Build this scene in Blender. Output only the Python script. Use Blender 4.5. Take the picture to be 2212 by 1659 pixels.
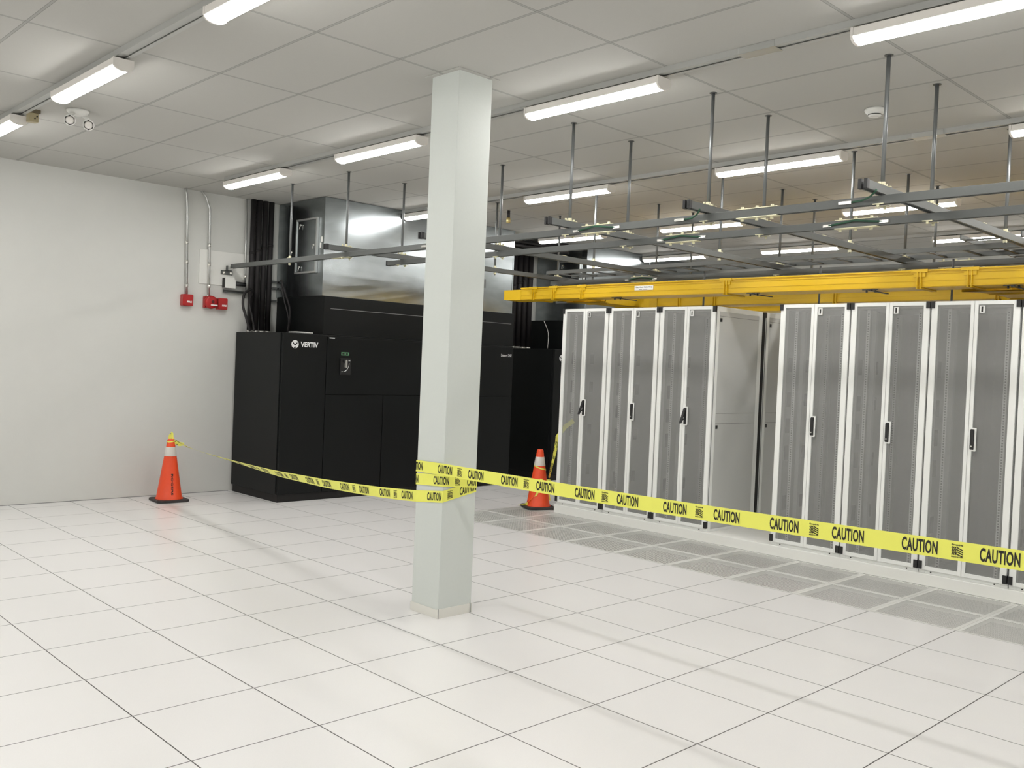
import bpy, bmesh, math, random
from mathutils import Vector, Matrix
random.seed(7)
for o in list(bpy.data.objects): bpy.data.objects.remove(o)
scene = bpy.context.scene
COL = scene.collection

# ---------------------------------------------------------------- camera
CAM = Vector((-1.71358, -9.68114, 1.68108)); YAW, PIT, ROL, FPX = 0.767826, -0.0196202, 0.0420164, 1992.41
_f = Vector((math.cos(PIT)*math.sin(YAW), math.cos(PIT)*math.cos(YAW), math.sin(PIT)))
_r = Vector((math.cos(YAW), -math.sin(YAW), 0)); _u = _r.cross(_f)
_rt = math.cos(ROL)*_r + math.sin(ROL)*_u; _up = -math.sin(ROL)*_r + math.cos(ROL)*_u
cd = bpy.data.cameras.new('camera'); cam = bpy.data.objects.new('camera', cd); COL.objects.link(cam)
m = Matrix.Identity(4)
for i in range(3):
    m[i][0] = _rt[i]; m[i][1] = _up[i]; m[i][2] = -_f[i]; m[i][3] = CAM[i]
cam.matrix_world = m
cd.sensor_width = 36; cd.sensor_fit = 'HORIZONTAL'; cd.lens = 36*FPX/2212; cd.clip_start = .05; cd.clip_end = 100
scene.camera = cam
# ---------------------------------------------------------------- world, exposure, lamp output
w = bpy.data.worlds.new('world'); scene.world = w; w.use_nodes = True
w.node_tree.nodes['Background'].inputs[0].default_value = (.8, .85, .9, 1)
w.node_tree.nodes['Background'].inputs[1].default_value = 0.05
scene.view_settings.view_transform = 'Standard'; scene.view_settings.look = 'None'
scene.view_settings.gamma = 1; scene.view_settings.use_curve_mapping = False
scene.view_settings.exposure = 1.88
LAMP = 11.0
LAMP_COLOR = (1.0, .982, .945)

# ---------------------------------------------------------------- dimensions
T = .61; H = 3.595; YW = .86; XR = 12.6; XL = -5.3; YN = -12.3
# ---------------------------------------------------------------- materials
def nt(name):
    mt = bpy.data.materials.new(name); mt.use_nodes = True
    return mt, mt.node_tree.nodes, mt.node_tree.links, mt.node_tree.nodes['Principled BSDF']
def mat(name, col, rough=.5, metal=0., noise=0., nscale=40., bump=0., spec=.5, stretch=None, trans=0.):
    mt, N, L, b = nt(name)
    b.inputs['Base Color'].default_value = (*col, 1); b.inputs['Roughness'].default_value = rough
    b.inputs['Metallic'].default_value = metal; b.inputs['Specular IOR Level'].default_value = spec
    if noise or bump:
        tc = N.new('ShaderNodeTexCoord'); mp = N.new('ShaderNodeMapping'); ns = N.new('ShaderNodeTexNoise')
        if stretch: mp.inputs['Scale'].default_value = stretch
        ns.inputs['Scale'].default_value = nscale; ns.inputs['Detail'].default_value = 4
        L.new(tc.outputs['Object'], mp.inputs[0]); L.new(mp.outputs[0], ns.inputs['Vector'])
        if noise:
            mx = N.new('ShaderNodeMix'); mx.data_type = 'RGBA'
            mx.inputs[6].default_value = (*[c*(1-noise) for c in col], 1); mx.inputs[7].default_value = (*[min(1, c*(1+noise)) for c in col], 1)
            L.new(ns.outputs['Fac'], mx.inputs[0]); L.new(mx.outputs[2], b.inputs['Base Color'])
        if bump:
            bp = N.new('ShaderNodeBump'); bp.inputs['Strength'].default_value = bump; bp.inputs['Distance'].default_value = .002
            L.new(ns.outputs['Fac'], bp.inputs['Height']); L.new(bp.outputs[0], b.inputs['Normal'])
    return mt
def grid_mat(name, col, line, px, py, ox, oy, wx, wy, rough, noise=.02, edge=None, nscale=120, smudge=0., spec=.5):
    """flat surface with a grid of joints every px / py metres"""
    mt, N, L, b = nt(name)
    b.inputs['Roughness'].default_value = rough; b.inputs['Specular IOR Level'].default_value = spec
    geo = N.new('ShaderNodeNewGeometry'); sp = N.new('ShaderNodeSeparateXYZ'); L.new(geo.outputs['Position'], sp.inputs[0])
    def M(op, a, bb=None):
        n = N.new('ShaderNodeMath'); n.operation = op
        for i, v in enumerate((a, bb)):
            if v is None: continue
            if isinstance(v, (int, float)): n.inputs[i].default_value = v
            else: L.new(v, n.inputs[i])
        return n.outputs[0]
    def dist(out, p, o):
        t = M('SUBTRACT', out, o); t = M('DIVIDE', t, p); r = M('ROUND', t); t = M('SUBTRACT', t, r); t = M('ABSOLUTE', t)
        return M('MULTIPLY', t, p)
    dx = dist(sp.outputs[0], px, ox); dy = dist(sp.outputs[1], py, oy)
    fac = M('MAXIMUM', M('LESS_THAN', dx, wx), M('LESS_THAN', dy, wy))
    ns = N.new('ShaderNodeTexNoise'); ns.inputs['Scale'].default_value = nscale; ns.inputs['Detail'].default_value = 3
    L.new(geo.outputs['Position'], ns.inputs['Vector'])
    mx = N.new('ShaderNodeMix'); mx.data_type = 'RGBA'
    mx.inputs[6].default_value = (*[c*(1-noise) for c in col], 1); mx.inputs[7].default_value = (*[min(1, c*(1+noise)) for c in col], 1)
    L.new(ns.outputs['Fac'], mx.inputs[0]); last = mx.outputs[2]
    if smudge:
        n2 = N.new('ShaderNodeTexNoise'); n2.inputs['Scale'].default_value = 1.1; n2.inputs['Detail'].default_value = 5; L.new(geo.outputs['Position'], n2.inputs['Vector'])
        rp = N.new('ShaderNodeMapRange'); rp.inputs[1].default_value = .55; rp.inputs[2].default_value = .8; rp.inputs[3].default_value = 0; rp.inputs[4].default_value = smudge
        L.new(n2.outputs['Fac'], rp.inputs[0])
        m3 = N.new('ShaderNodeMix'); m3.data_type = 'RGBA'; L.new(rp.outputs[0], m3.inputs[0]); L.new(last, m3.inputs[6])
        m3.inputs[7].default_value = (*[c*.8 for c in col], 1); last = m3.outputs[2]
    m2 = N.new('ShaderNodeMix'); m2.data_type = 'RGBA'; L.new(fac, m2.inputs[0]); L.new(last, m2.inputs[6]); m2.inputs[7].default_value = (*line, 1)
    last = m2.outputs[2]
    if edge:
        f2 = M('MAXIMUM', M('LESS_THAN', M('ABSOLUTE', M('SUBTRACT', dx, wx)), .0016), M('LESS_THAN', M('ABSOLUTE', M('SUBTRACT', dy, wy)), .0016))
        m4 = N.new('ShaderNodeMix'); m4.data_type = 'RGBA'; L.new(f2, m4.inputs[0]); L.new(last, m4.inputs[6]); m4.inputs[7].default_value = (*edge, 1); last = m4.outputs[2]
    L.new(last, b.inputs['Base Color'])
    return mt
def emit(name, col, s):
    mt, N, L, b = nt(name)
    b.inputs['Base Color'].default_value = (.9, .9, .9, 1); b.inputs['Roughness'].default_value = .4
    b.inputs['Emission Color'].default_value = (*col, 1); b.inputs['Emission Strength'].default_value = s
    return mt
def mesh_mat(name, col, open_):
    """finely perforated sheet: holes far below a pixel, so a fixed open share"""
    mt, N, L, b = nt(name); b.inputs['Base Color'].default_value = (*col, 1); b.inputs['Roughness'].default_value = .5
    tr = N.new('ShaderNodeBsdfTransparent'); mx = N.new('ShaderNodeMixShader'); mx.inputs[0].default_value = open_
    L.new(b.outputs[0], mx.inputs[1]); L.new(tr.outputs[0], mx.inputs[2]); L.new(mx.outputs[0], N['Material Output'].inputs[0])
    return mt
def hole_mat(name, col, pitch, rad, rough=.4, metal=0., skew=True, axes=(0, 1)):
    """sheet with real see-through holes on a staggered lattice (object coordinates)"""
    mt, N, L, b = nt(name); b.inputs['Base Color'].default_value = (*col, 1); b.inputs['Roughness'].default_value = rough; b.inputs['Metallic'].default_value = metal
    tc = N.new('ShaderNodeTexCoord'); sp = N.new('ShaderNodeSeparateXYZ'); L.new(tc.outputs['Object'], sp.inputs[0])
    def M(op, *a):
        n = N.new('ShaderNodeMath'); n.operation = op
        for i, v in enumerate(a):
            if isinstance(v, (int, float)): n.inputs[i].default_value = v
            else: L.new(v, n.inputs[i])
        return n.outputs[0]
    x = M('DIVIDE', sp.outputs[axes[0]], pitch); y = M('DIVIDE', sp.outputs[axes[1]], pitch)
    if skew:
        a = M('ADD', x, y); c = M('SUBTRACT', x, y)
    else: a, c = x, y
    fa = M('SUBTRACT', a, M('ROUND', a)); fc = M('SUBTRACT', c, M('ROUND', c))
    r2 = M('ADD', M('MULTIPLY', fa, fa), M('MULTIPLY', fc, fc)); hole = M('LESS_THAN', r2, rad*rad)
    tr = N.new('ShaderNodeBsdfTransparent'); mx = N.new('ShaderNodeMixShader'); L.new(hole, mx.inputs[0])
    L.new(b.outputs[0], mx.inputs[1]); L.new(tr.outputs[0], mx.inputs[2]); L.new(mx.outputs[0], N['Material Output'].inputs[0])
    return mt

MT = dict(
    wall=mat('painted_wall', (.66, .665, .64), .65, noise=.02, nscale=6, bump=.12),
    column=mat('painted_column', (.635, .67, .642), .55, noise=.015, nscale=60, bump=.2),
    trimwhite=mat('off_white_trim', (.74, .73, .68), .5),
    floor=grid_mat('floor_tiles', (.80, .79, .785), (.045, .042, .04), T, T, 0, 0, .0029, .0029, .33, noise=.035, nscale=170, smudge=.12),
    ceil=grid_mat('ceiling_tiles', (.49, .485, .458), (.38, .376, .358), T, 1.22, 1.194, -3.672, .009, .009, .9, noise=.02, edge=(.24, .235, .22)),
    dark=mat('dark_void', (.06, .06, .057), .9),
    perf=hole_mat('perforated_steel', (.80, .80, .77), .0160, .37, .35),
    perfframe=mat('panel_frame', (.74, .74, .71), .35),
    plinth=mat('white_plinth', (.92, .92, .89), .4, noise=.01),
    rackwhite=mat('rack_white_paint', (.93, .94, .92), .35, spec=.4),
    rackgrey=mat('rack_light_grey_panel', (.60, .605, .59), .4),
    rackin=mat('rack_inner_sheet', (.72, .73, .72), .5),
    cut=mat('cable_opening_brush', (.10, .10, .11), .8),
    mesh=mesh_mat('perforated_door_sheet', (.42, .42, .41), .62),
    gasket=mat('black_gasket', (.008, .007, .007), .7),
    black=mat('black_powder_coat', (.0065, .0075, .0078), .45, spec=.22),
    blackp=mat('black_plastic', (.015, .015, .016), .4),
    insul=mat('black_pipe_insulation', (.014, .012, .013), .6),
    galv=mat('galvanised_sheet', (.36, .39, .405), .22, 1., noise=.30, nscale=4, bump=.10, stretch=(1, 1, 2.4)),
    steel=mat('grey_steel', (.115, .122, .118), .42, .2, noise=.04),
    railmetal=mat('rail_grey_metal', (.50, .505, .49), .4, .3),
    rod=mat('rod_grey_tube', (.20, .21, .215), .35, .5),
    conduit=mat('steel_conduit', (.62, .63, .62), .3, .8),
    zinc=mat('yellow_zinc', (.74, .71, .50), .35, .35),
    silver=mat('bright_zinc', (.75, .74, .70), .25, .7),
    green=mat('green_wire', (.018, .085, .045), .5),
    yellow=mat('yellow_plastic', (.74, .47, .009), .38, noise=.03, nscale=3),
    label=mat('white_label', (.85, .85, .83), .5),
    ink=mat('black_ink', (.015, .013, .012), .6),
    orange=mat('orange_cone_plastic', (.90, .085, .022), .42, noise=.04),
    collar=mat('reflective_collar', (.72, .68, .64), .4),
    rubber=mat('black_rubber', (.035, .03, .03), .6),
    tape=mat('yellow_caution_tape', (.88, .88, .15), .42, noise=.03, nscale=14),
    lampbody=mat('lamp_white_housing', (.85, .82, .78), .4),
    diff=emit('lamp_diffuser', LAMP_COLOR, LAMP),
    red=mat('red_enamel', (.42, .012, .014), .3),
    brass=mat('brass', (.62, .50, .22), .3, .8),
    tan=mat('tan_plastic', (.42, .36, .22), .5),
    white=mat('white_enamel', (.78, .78, .75), .4),
    logo=mat('silver_logo', (.82, .83, .84), .4),
    greenlabel=mat('green_sticker', (.12, .33, .17), .5),
    gap=mat('black_seam', (.004, .004, .004), .8),
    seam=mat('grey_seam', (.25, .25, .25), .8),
    hose=mat('pale_hose', (.62, .62, .60), .5),
)
# a tape is thin plastic: a little light comes through
_b = MT['tape'].node_tree.nodes['Principled BSDF']
# ---------------------------------------------------------------- mesh builder
class MB:
    def __init__(s): s.v = []; s.f = []; s.sm = []
    def add(s, v, f, smooth=False):
        n = len(s.v); s.v += [tuple(p) for p in v]; s.f += [tuple(i+n for i in q) for q in f]; s.sm += [smooth]*len(f); return s
    def box(s, a, b):
        x0, y0, z0 = [min(a[i], b[i]) for i in range(3)]; x1, y1, z1 = [max(a[i], b[i]) for i in range(3)]
        return s.add([(x0,y0,z0),(x1,y0,z0),(x1,y1,z0),(x0,y1,z0),(x0,y0,z1),(x1,y0,z1),(x1,y1,z1),(x0,y1,z1)],
                     [(0,3,2,1),(4,5,6,7),(0,1,5,4),(1,2,6,5),(2,3,7,6),(3,0,4,7)])
    def cbox(s, c, d): return s.box([c[i]-d[i]/2 for i in range(3)], [c[i]+d[i]/2 for i in range(3)])
    def rbox(s, a, b, r=.01, axis=2, n=4):
        """box with rounded edges along one axis"""
        lo = [min(a[i], b[i]) for i in range(3)]; hi = [max(a[i], b[i]) for i in range(3)]
        u, v_ = [i for i in range(3) if i != axis]; pts = []
        for cx, cy, a0 in ((hi[u]-r, hi[v_]-r, 0), (lo[u]+r, hi[v_]-r, 90), (lo[u]+r, lo[v_]+r, 180), (hi[u]-r, lo[v_]+r, 270)):
            for k in range(n+1):
                t = math.radians(a0+90*k/n); pts.append((cx+r*math.cos(t), cy+r*math.sin(t)))
        return s.prism(pts, lo[axis], hi[axis], axis)
    def prism(s, pts, z0, z1, axis=2, smooth=False):
        u, v_ = [i for i in range(3) if i != axis]; n = len(pts); V = []
        for z in (z0, z1):
            for p in pts:
                q = [0, 0, 0]; q[u] = p[0]; q[v_] = p[1]; q[axis] = z; V.append(q)
        F = [tuple(range(n))[::-1], tuple(range(n, 2*n))]
        s.add(V, F); s.f += []
        nn = len(s.v)-2*n
        for i in range(n):
            j = (i+1) % n; s.f.append((nn+i, nn+j, nn+n+j, nn+n+i)); s.sm.append(smooth)
        return s
    def tube(s, pts, r, n=10, caps=True, smooth=True):
        pts = [Vector(p) for p in pts]; rr = r if isinstance(r, (list, tuple)) else [r]*len(pts); V = []; prev = None
        for i, p in enumerate(pts):
            d = (pts[min(i+1, len(pts)-1)]-pts[max(i-1, 0)]).normalized()
            ref = prev if prev is not None else (Vector((0, 0, 1)) if abs(d.z) < .9 else Vector((1, 0, 0)))
            x = (ref-d*ref.dot(d)).normalized(); prev = x; y = d.cross(x)
            for k in range(n):
                t = 2*math.pi*k/n; V.append(p+rr[i]*(math.cos(t)*x+math.sin(t)*y))
        F = []
        for i in range(len(pts)-1):
            for k in range(n): F.append((i*n+k, i*n+(k+1) % n, (i+1)*n+(k+1) % n, (i+1)*n+k))
        s.add(V, F, smooth)
        if caps:
            m0 = len(s.v)-len(V); s.f.append(tuple(range(m0, m0+n))[::-1]); s.sm.append(False)
            s.f.append(tuple(range(len(s.v)-n, len(s.v)))); s.sm.append(False)
        return s
    def lathe(s, prof, c=(0, 0, 0), n=32, smooth=True, cap=True):
        V = []
        for r, z in prof:
            for k in range(n):
                t = 2*math.pi*k/n; V.append((c[0]+r*math.cos(t), c[1]+r*math.sin(t), c[2]+z))
        F = []
        for i in range(len(prof)-1):
            for k in range(n): F.append((i*n+k, i*n+(k+1) % n, (i+1)*n+(k+1) % n, (i+1)*n+k))
        s.add(V, F, smooth)
        if cap:
            m0 = len(s.v)-len(V); s.f.append(tuple(range(m0, m0+n))[::-1]); s.sm.append(False)
            s.f.append(tuple(range(len(s.v)-n, len(s.v)))); s.sm.append(False)
        return s
    def build(s, name, m_, parent=None, bevel=0., loc=None):
        me = bpy.data.meshes.new(name)
        off = Vector((0, 0, 0))
        if parent is not None:
            p = parent
            while p is not None: off += Vector(p.location); p = p.parent
        if loc is not None: off += Vector(loc)
        me.from_pydata([tuple(Vector(v)-off) for v in s.v], [], s.f); me.polygons.foreach_set('use_smooth', s.sm)
        me.update(); me.materials.append(MT[m_] if isinstance(m_, str) else m_)
        o = bpy.data.objects.new(name, me); COL.objects.link(o)
        if loc is not None: o.location = loc
        if parent is not None: o.parent = parent
        if bevel:
            b = o.modifiers.new('bevel', 'BEVEL'); b.width = bevel; b.segments = 2; b.limit_method = 'ANGLE'
        return o
def tag(o, label, cat, group=None):
    o['label'] = label; o['category'] = cat
    if group: o['group'] = group
    return o
def thing(name, label, cat, loc=(0, 0, 0), group=None):
    o = bpy.data.objects.new(name, None); COL.objects.link(o); o.location = loc; o.empty_display_size = .1
    return tag(o, label, cat, group)
def struct(name, mb, m_, **k):
    o = mb.build(name, m_, **k); o['kind'] = 'structure'; return o
def dup(o, loc=None, label=None, parent=None, group=None):
    c = o.copy(); COL.objects.link(c)
    if parent is not None: c.parent = parent
    if loc is not None: c.location = loc
    if label: c['label'] = label
    if group: c['group'] = group
    for ch in list(o.children): dup(ch, parent=c)
    return c
def text2d(txt, h, width=None, bold=.0, spacing=1.0):
    """flat lettering -> (verts 2D, faces), origin lower left, cap height h, squeezed to width"""
    cu = bpy.data.curves.new('t', 'FONT'); cu.body = txt; cu.size = 1; cu.offset = bold; cu.space_character = spacing; cu.resolution_u = 3
    o = bpy.data.objects.new('t', cu); COL.objects.link(o)
    bpy.context.view_layer.update()
    me = bpy.data.meshes.new_from_object(o)
    vs = [(v.co.x, v.co.y) for v in me.vertices]; fs = [tuple(p.vertices) for p in me.polygons]
    bpy.data.objects.remove(o); bpy.data.curves.remove(cu); bpy.data.meshes.remove(me)
    x0 = min(v[0] for v in vs); x1 = max(v[0] for v in vs); y0 = min(v[1] for v in vs); y1 = max(v[1] for v in vs)
    sy = h/(y1-y0); sx = sy if width is None else width/(x1-x0)
    return [((x-x0)*sx, (y-y0)*sy) for x, y in vs], fs
def put2d(mb, vf, origin, ux, uy):
    o = Vector(origin); ux = Vector(ux); uy = Vector(uy)
    return mb.add([o+ux*x+uy*y for x, y in vf[0]], vf[1])
def ordinal(i): return ['first', 'second', 'third', 'fourth', 'fifth', 'sixth', 'seventh', 'eighth', 'ninth', 'tenth', 'eleventh', 'twelfth'][i]

# ================================================================ ROOM
PX0, PX1 = 8*T, 10*T; PY0, PY1 = -3*T, -15*T       # opening for the perforated panels
fl = MB()
def slab(x0, y0, x1, y1): fl.box((x0, y0, -.035), (x1, y1, 0))
slab(XL, YN, PX0, YW); slab(PX1, YN, XR, YW); slab(PX0, PY0, PX1, YW); slab(PX0, YN, PX1, PY1)
struct('floor', fl, 'floor')
struct('trim_1', MB().box((PX0-.02, PY1-.02, -.46), (PX1+.02, PY0+.02, -.44)).box((PX0-.02, PY1-.02, -.46), (PX0, PY0+.02, -.036)).box((PX1, PY1-.02, -.46), (PX1+.02, PY0+.02, -.036)).box((PX0-.02, PY0, -.46), (PX1+.02, PY0+.02, -.036)).box((PX0-.02, PY1-.02, -.46), (PX1+.02, PY1, -.036)), 'dark')
struct('ceiling', MB().box((XL, YN, H), (XR, YW, H+.05)), 'ceil')
struct('wall_back', MB().box((XL, YW, 0), (XR, YW+.12, H)), 'wall')
struct('wall_right', MB().box((XR, YN, 0), (XR+.12, YW+.12, H)), 'wall')
struct('wall_left', MB().box((XL-.12, YN, 0), (XL, YW+.12, H)), 'wall')
struct('wall_front', MB().box((XL-.12, YN-.12, 0), (XR+.12, YN, H)), 'wall')
# thin dark joint where the floor meets the back wall
struct('trim_2', MB().box((XL, YW-.004, 0), (3.68, YW, .006)), 'seam')

# ---------------------------------------------------------------- column
cx0, cx1, cy0, cy1 = 2.168, 2.458, -5.05, -4.77
t = thing('support_column', 'square white painted column wrapped with yellow caution tape in mid floor', 'column', ((cx0+cx1)/2, (cy0+cy1)/2, 0))
MB().box((cx0, cy0, 0), (cx1, cy1, H)).build('shaft', 'column', t, bevel=.004)
b = MB()
for a_, b_ in (((cx0-.006, cy0-.006, 0), (cx1-.012, cy0, .062)), ((cx0-.006, cy0, 0), (cx0, cy1+.006, .058)), ((cx1, cy0-.004, 0), (cx1+.006, cy1+.006, .06)), ((cx0, cy1, 0), (cx1, cy1+.006, .06))):
    b.box(a_, b_)
b.build('base_trim', 'trimwhite', t, bevel=.001)
b = MB()
for a_, b_ in (((cx0-.035, cy0-.035, H-.006), (cx1+.035, cy0, H-.001)), ((cx0-.035, cy1, H-.006), (cx1+.035, cy1+.035, H-.001)), ((cx0-.035, cy0, H-.006), (cx0, cy1, H-.001)), ((cx1, cy0, H-.006), (cx1+.035, cy1, H-.001))):
    b.box(a_, b_)
b.build('ceiling_trim', 'ceil', t)
MB().box((cx0-.002, cy0-.0075, 0), (cx0+.001, cy0-.0055, .064)).box((cx1-.016, cy0-.0075, 0), (cx1-.013, cy0-.0005, .066)).build('trim_joint', 'seam', t)

# ---------------------------------------------------------------- perforated floor panels
proto = None
for r in range(2):
    for k in range(12):
        x0 = PX0+r*T; y1 = PY0-k*T; rowtxt = 'row beside the plain tiles' if r == 0 else 'row against the plinth'
        lab = 'perforated steel floor tile, %s from the far cone, %s' % (ordinal(k), rowtxt)
        loc = (x0+T/2, y1-T/2, 0)
        if proto is None:
            proto = thing('perforated_floor_tile', lab, 'floor tile', loc, 'perforated floor tiles in front of the racks')
            e = .0006; fw = .028; X0, X1, Y0, Y1 = x0+e, x0+T-e, y1-T+e, y1-e; fr = MB()
            for a_, b_ in (((X0, Y0), (X1, Y0+fw)), ((X0, Y1-fw), (X1, Y1)), ((X0, Y0+fw), (X0+fw, Y1-fw)), ((X1-fw, Y0+fw), (X1, Y1-fw))):
                fr.box((*a_, -.03), (*b_, 0))
            fr.build('panel_frame', 'perfframe', proto, bevel=.001)
            MB().box((X0+fw, Y0+fw, -.0035), (X1-fw, Y1-fw, -.001)).build('perforated_sheet', 'perf', proto)
        else: dup(proto, loc, lab)

# ================================================================ LAMPS
lamp0 = None
LY = [(-.24, 0), (-2.41, 1), (-4.87, 2), (-7.33, 3), (-9.77, 4)]
rown = {-4.3: 'row by the side wall', -1.86: 'row over the open floor', .57: 'row by the emergency light', 3.0: 'row passing the column', 5.43: 'row above the perforated tiles', 7.87: 'row behind the front racks', 10.3: 'farthest row'}
for rx in (-4.3, -1.86, .57, 3.0, 5.43, 7.87, 10.3):
    for y0, k in LY:
        lab = 'white ceiling lamp, %s from the back wall, in the %s' % (ordinal(k), rown[rx])
        loc = (rx, y0-.6, H-.05)
        if lamp0 is None:
            lamp0 = thing('linear_ceiling_lamp', lab, 'ceiling lamp', loc, 'linear lamps under the ceiling rails'); X, Y, Z = loc
            MB().box((X-.065, Y-.585, Z-.047), (X+.065, Y+.585, Z-.002)).build('housing', 'lampbody', lamp0, bevel=.003)
            pts = []
            for q in range(9):
                a_ = math.pi*q/8; pts.append((X+.0555*math.cos(a_), Z-.0472-.030*math.sin(a_)))
            MB().prism(pts, Y-.585, Y+.585, 1, True).build('diffuser', 'diff', lamp0)
            for s_ in (-1, 1):
                pp = [(X+.067*math.cos(math.pi*q/8), Z-.044-.035*math.sin(math.pi*q/8)) for q in range(9)]+[(X-.067, Z-.001), (X+.067, Z-.001)]
                MB().prism(pp, Y+s_*.585, Y+s_*.600, 1).build('end_cap', 'lampbody', lamp0)
            for s_ in (-.32, .32):
                MB().box((X-.02, Y+s_-.004, Z-.002), (X+.02, Y+s_+.004, Z+.012)).build('hanger_clip', 'steel', lamp0)
        else: dup(lamp0, loc, lab)
# rails on the ceiling that carry the lamps
rail0 = None
for rx in (-4.3, -1.86, .57, 3.0, 5.43, 7.87, 10.3):
    lab = 'long grey ceiling rail carrying the lamp %s' % rown[rx].replace('farthest row', 'row farthest away')
    if rail0 is None:
        rail0 = thing('ceiling_rail', lab, 'rail', (rx, 0, H), 'ceiling rails for the lamps')
        b = MB(); y0, y1 = -.22, YN+.01
        if True:
            b.box((rx-.045, y1, H-.008), (rx+.045, y0, H)); b.box((rx-.045, y1, H-.038), (rx-.040, y0, H-.008)); b.box((rx+.040, y1, H-.038), (rx+.045, y0, H-.008))
            b.box((rx-.040, y1, H-.038), (rx-.018, y0, H-.034)); b.box((rx+.018, y1, H-.038), (rx+.040, y0, H-.034)); b.box((rx-.018, y1, H-.030), (rx+.018, y0, H-.026))
        b.build('channel', 'railmetal', rail0)
        for yy in (-6.75, -12.7):
            MB().box((rx-.047, yy-.12, H-.041), (rx+.047, yy+.12, H-.0385)).box((rx-.0475, yy-.12, H-.041), (rx-.0455, yy+.12, H-.004)).build('joint_cover', 'conduit', rail0)
    else: dup(rail0, (rx, 0, H), lab)

# ================================================================ PLINTH AND RACKS
PZ = .098
tag(MB().box((PX1+.001, -9.4, 0), (8.9, -2.372, PZ)).build('equipment_plinth', 'plinth', bevel=.004), 'low white steel plinth that the server racks stand on', 'plinth')
RW, RD, RT = .694, .88, 2.364
def make_rack(label, front=True):
    """local frame: origin at front left bottom (x into the rack, y from 0 to -RW)"""
    t = thing('server_rack', label, 'server rack', (0, 0, 0), 'white server racks with perforated doors')
    z0 = 0; z1 = RT-PZ; g = .002; y0, y1 = -g, -RW+g; xf = .024
    fr = MB()
    for ya, yb in ((y0, y0-.05), (y1+.05, y1)):
        fr.box((xf, ya, z0), (xf+.05, yb, z1)); fr.box((RD-.074, ya, z0), (RD-.024, yb, z1))
    for za, zb in ((z0, z0+.027), (z1-.05, z1)):
        fr.box((xf, y0-.05, za), (xf+.045, y1+.05, zb)); fr.box((RD-.07, y0-.05, za), (RD-.024, y1+.05, zb))
        fr.box((xf+.05, y0, za), (RD-.074, y0-.04, zb)); fr.box((xf+.05, y1+.04, za), (RD-.074, y1, zb))
    fr.build('frame', 'rackwhite', t, bevel=.002)
    MB().box((xf+.045, y0-.04, z1-.006), (RD-.07, y1+.04, z1)).build('roof_panel', 'rackgrey', t)
    MB().box((xf+.045, y0-.04, z0+.001), (RD-.07, y1+.04, z0+.008)).build('bottom_panel', 'rackin', t)
    for s_, ya, yb in ((0, y0, y0-.012), (1, y1+.012, y1)):
        sp = MB().box((xf+.05, ya, z0+.03), (RD-.074, yb, z1-.05)).build('side_panel', 'rackgrey', t)
        yin = yb if s_ == 0 else ya; d = -.0015 if s_ == 0 else .0015
        for zc in (.45, .93, 1.19, 1.44, 1.77):
            MB().rbox((.17, yin, zc-.07-PZ+.03), (.245, yin+d, zc+.07-PZ+.03), .008, 1).build('cable_opening', 'cut', sp)
            if zc != 1.19: MB().rbox((.50, yin, zc-.06-PZ+.03), (.565, yin+d, zc+.06-PZ+.03), .008, 1).build('cable_opening', 'cut', sp)
        yo = ya if s_ == 0 else yb; d2 = .0008 if s_ == 0 else -.0008
        MB().box((xf+.055, yo, 2.265-PZ), (RD-.08, yo+d2, 2.269-PZ)).box((xf+.055, yo, 1.288-PZ), (RD-.08, yo+d2, 1.292-PZ)).box((xf+.055, yo, 1.184-PZ), (RD-.08, yo+d2, 1.188-PZ)).build('panel_seam', 'seam', sp)
        for zc in (2.228, 1.152):
            MB().box((.082, yo, zc-.018-PZ), (.118, yo+d2*3, zc+.018-PZ)).build('square_latch', 'blackp', sp)
    # mounting rails with square holes
    for xr in (.10, .70):
        for ya, yb in ((-.105, -.135), (-RW+.135, -RW+.105)):
            r = MB().box((xr, ya, z0+.04), (xr+.003, yb, z1-.055)).box((xr, ya if ya > -.3 else yb, z0+.04), (xr+.045, (ya if ya > -.3 else yb)-(.003 if ya > -.3 else -.003), z1-.055))
            rr = r.build('mounting_rail', 'rackwhite', t)
            h = MB(); n = 96; yc = (ya+yb)/2
            for q in range(n):
                zz = z0+.06+q*(z1-.13)/n; h.box((xr-.0012, yc-.006, zz-.0058), (xr-.0002, yc+.006, zz+.0058))
            h.build('square_holes', 'cut', rr)
    b = MB()
    for ya in (-.06, -RW+.10):
        b.box((.30, ya, z0+.08), (.34, ya-.04, z1-.05))
    b.build('cable_manager', 'rackin', t)
    # doors
    def leaf(nm, ya, yb, x0, x1, so, si, outer_left):
        wl, wr = (so, si) if outer_left else (si, so)
        dz0, dz1 = .031, z1-.003
        d = MB().box((x0, ya, dz0), (x1, ya-wl, dz1)).box((x0, yb+wr, dz0), (x1, yb, dz1)).box((x0, ya-wl, dz0), (x1, yb+wr, dz0+.033)).box((x0, ya-wl, dz1-.030), (x1, yb+wr, dz1)).build(nm, 'rackwhite', t, bevel=.0015)
        xm = (x0+x1)/2
        MB().box((xm-.0008, ya-wl, dz0+.033), (xm+.0008, yb+wr, dz1-.030)).build('perforated_sheet', 'mesh', d)
        return d
    mid = -RW/2
    MB().box((xf-.004, y0, .04), (xf-.0005, y0-.03, z1-.06)).box((xf-.004, y1+.03, .04), (xf-.0005, y1, z1-.06)).build('door_gap_shade', 'seam', t)  # grey strips on the frame, painting in the shade of the door gaps
    L_ = leaf('front_door', y0-.006, mid+.0015, 0, .02, .050, .028, True)
    R_ = leaf('front_door', mid-.0015, y1+.006, 0, .02, .050, .028, False)
    zc = 1.245-PZ; yh = mid-.006
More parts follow.
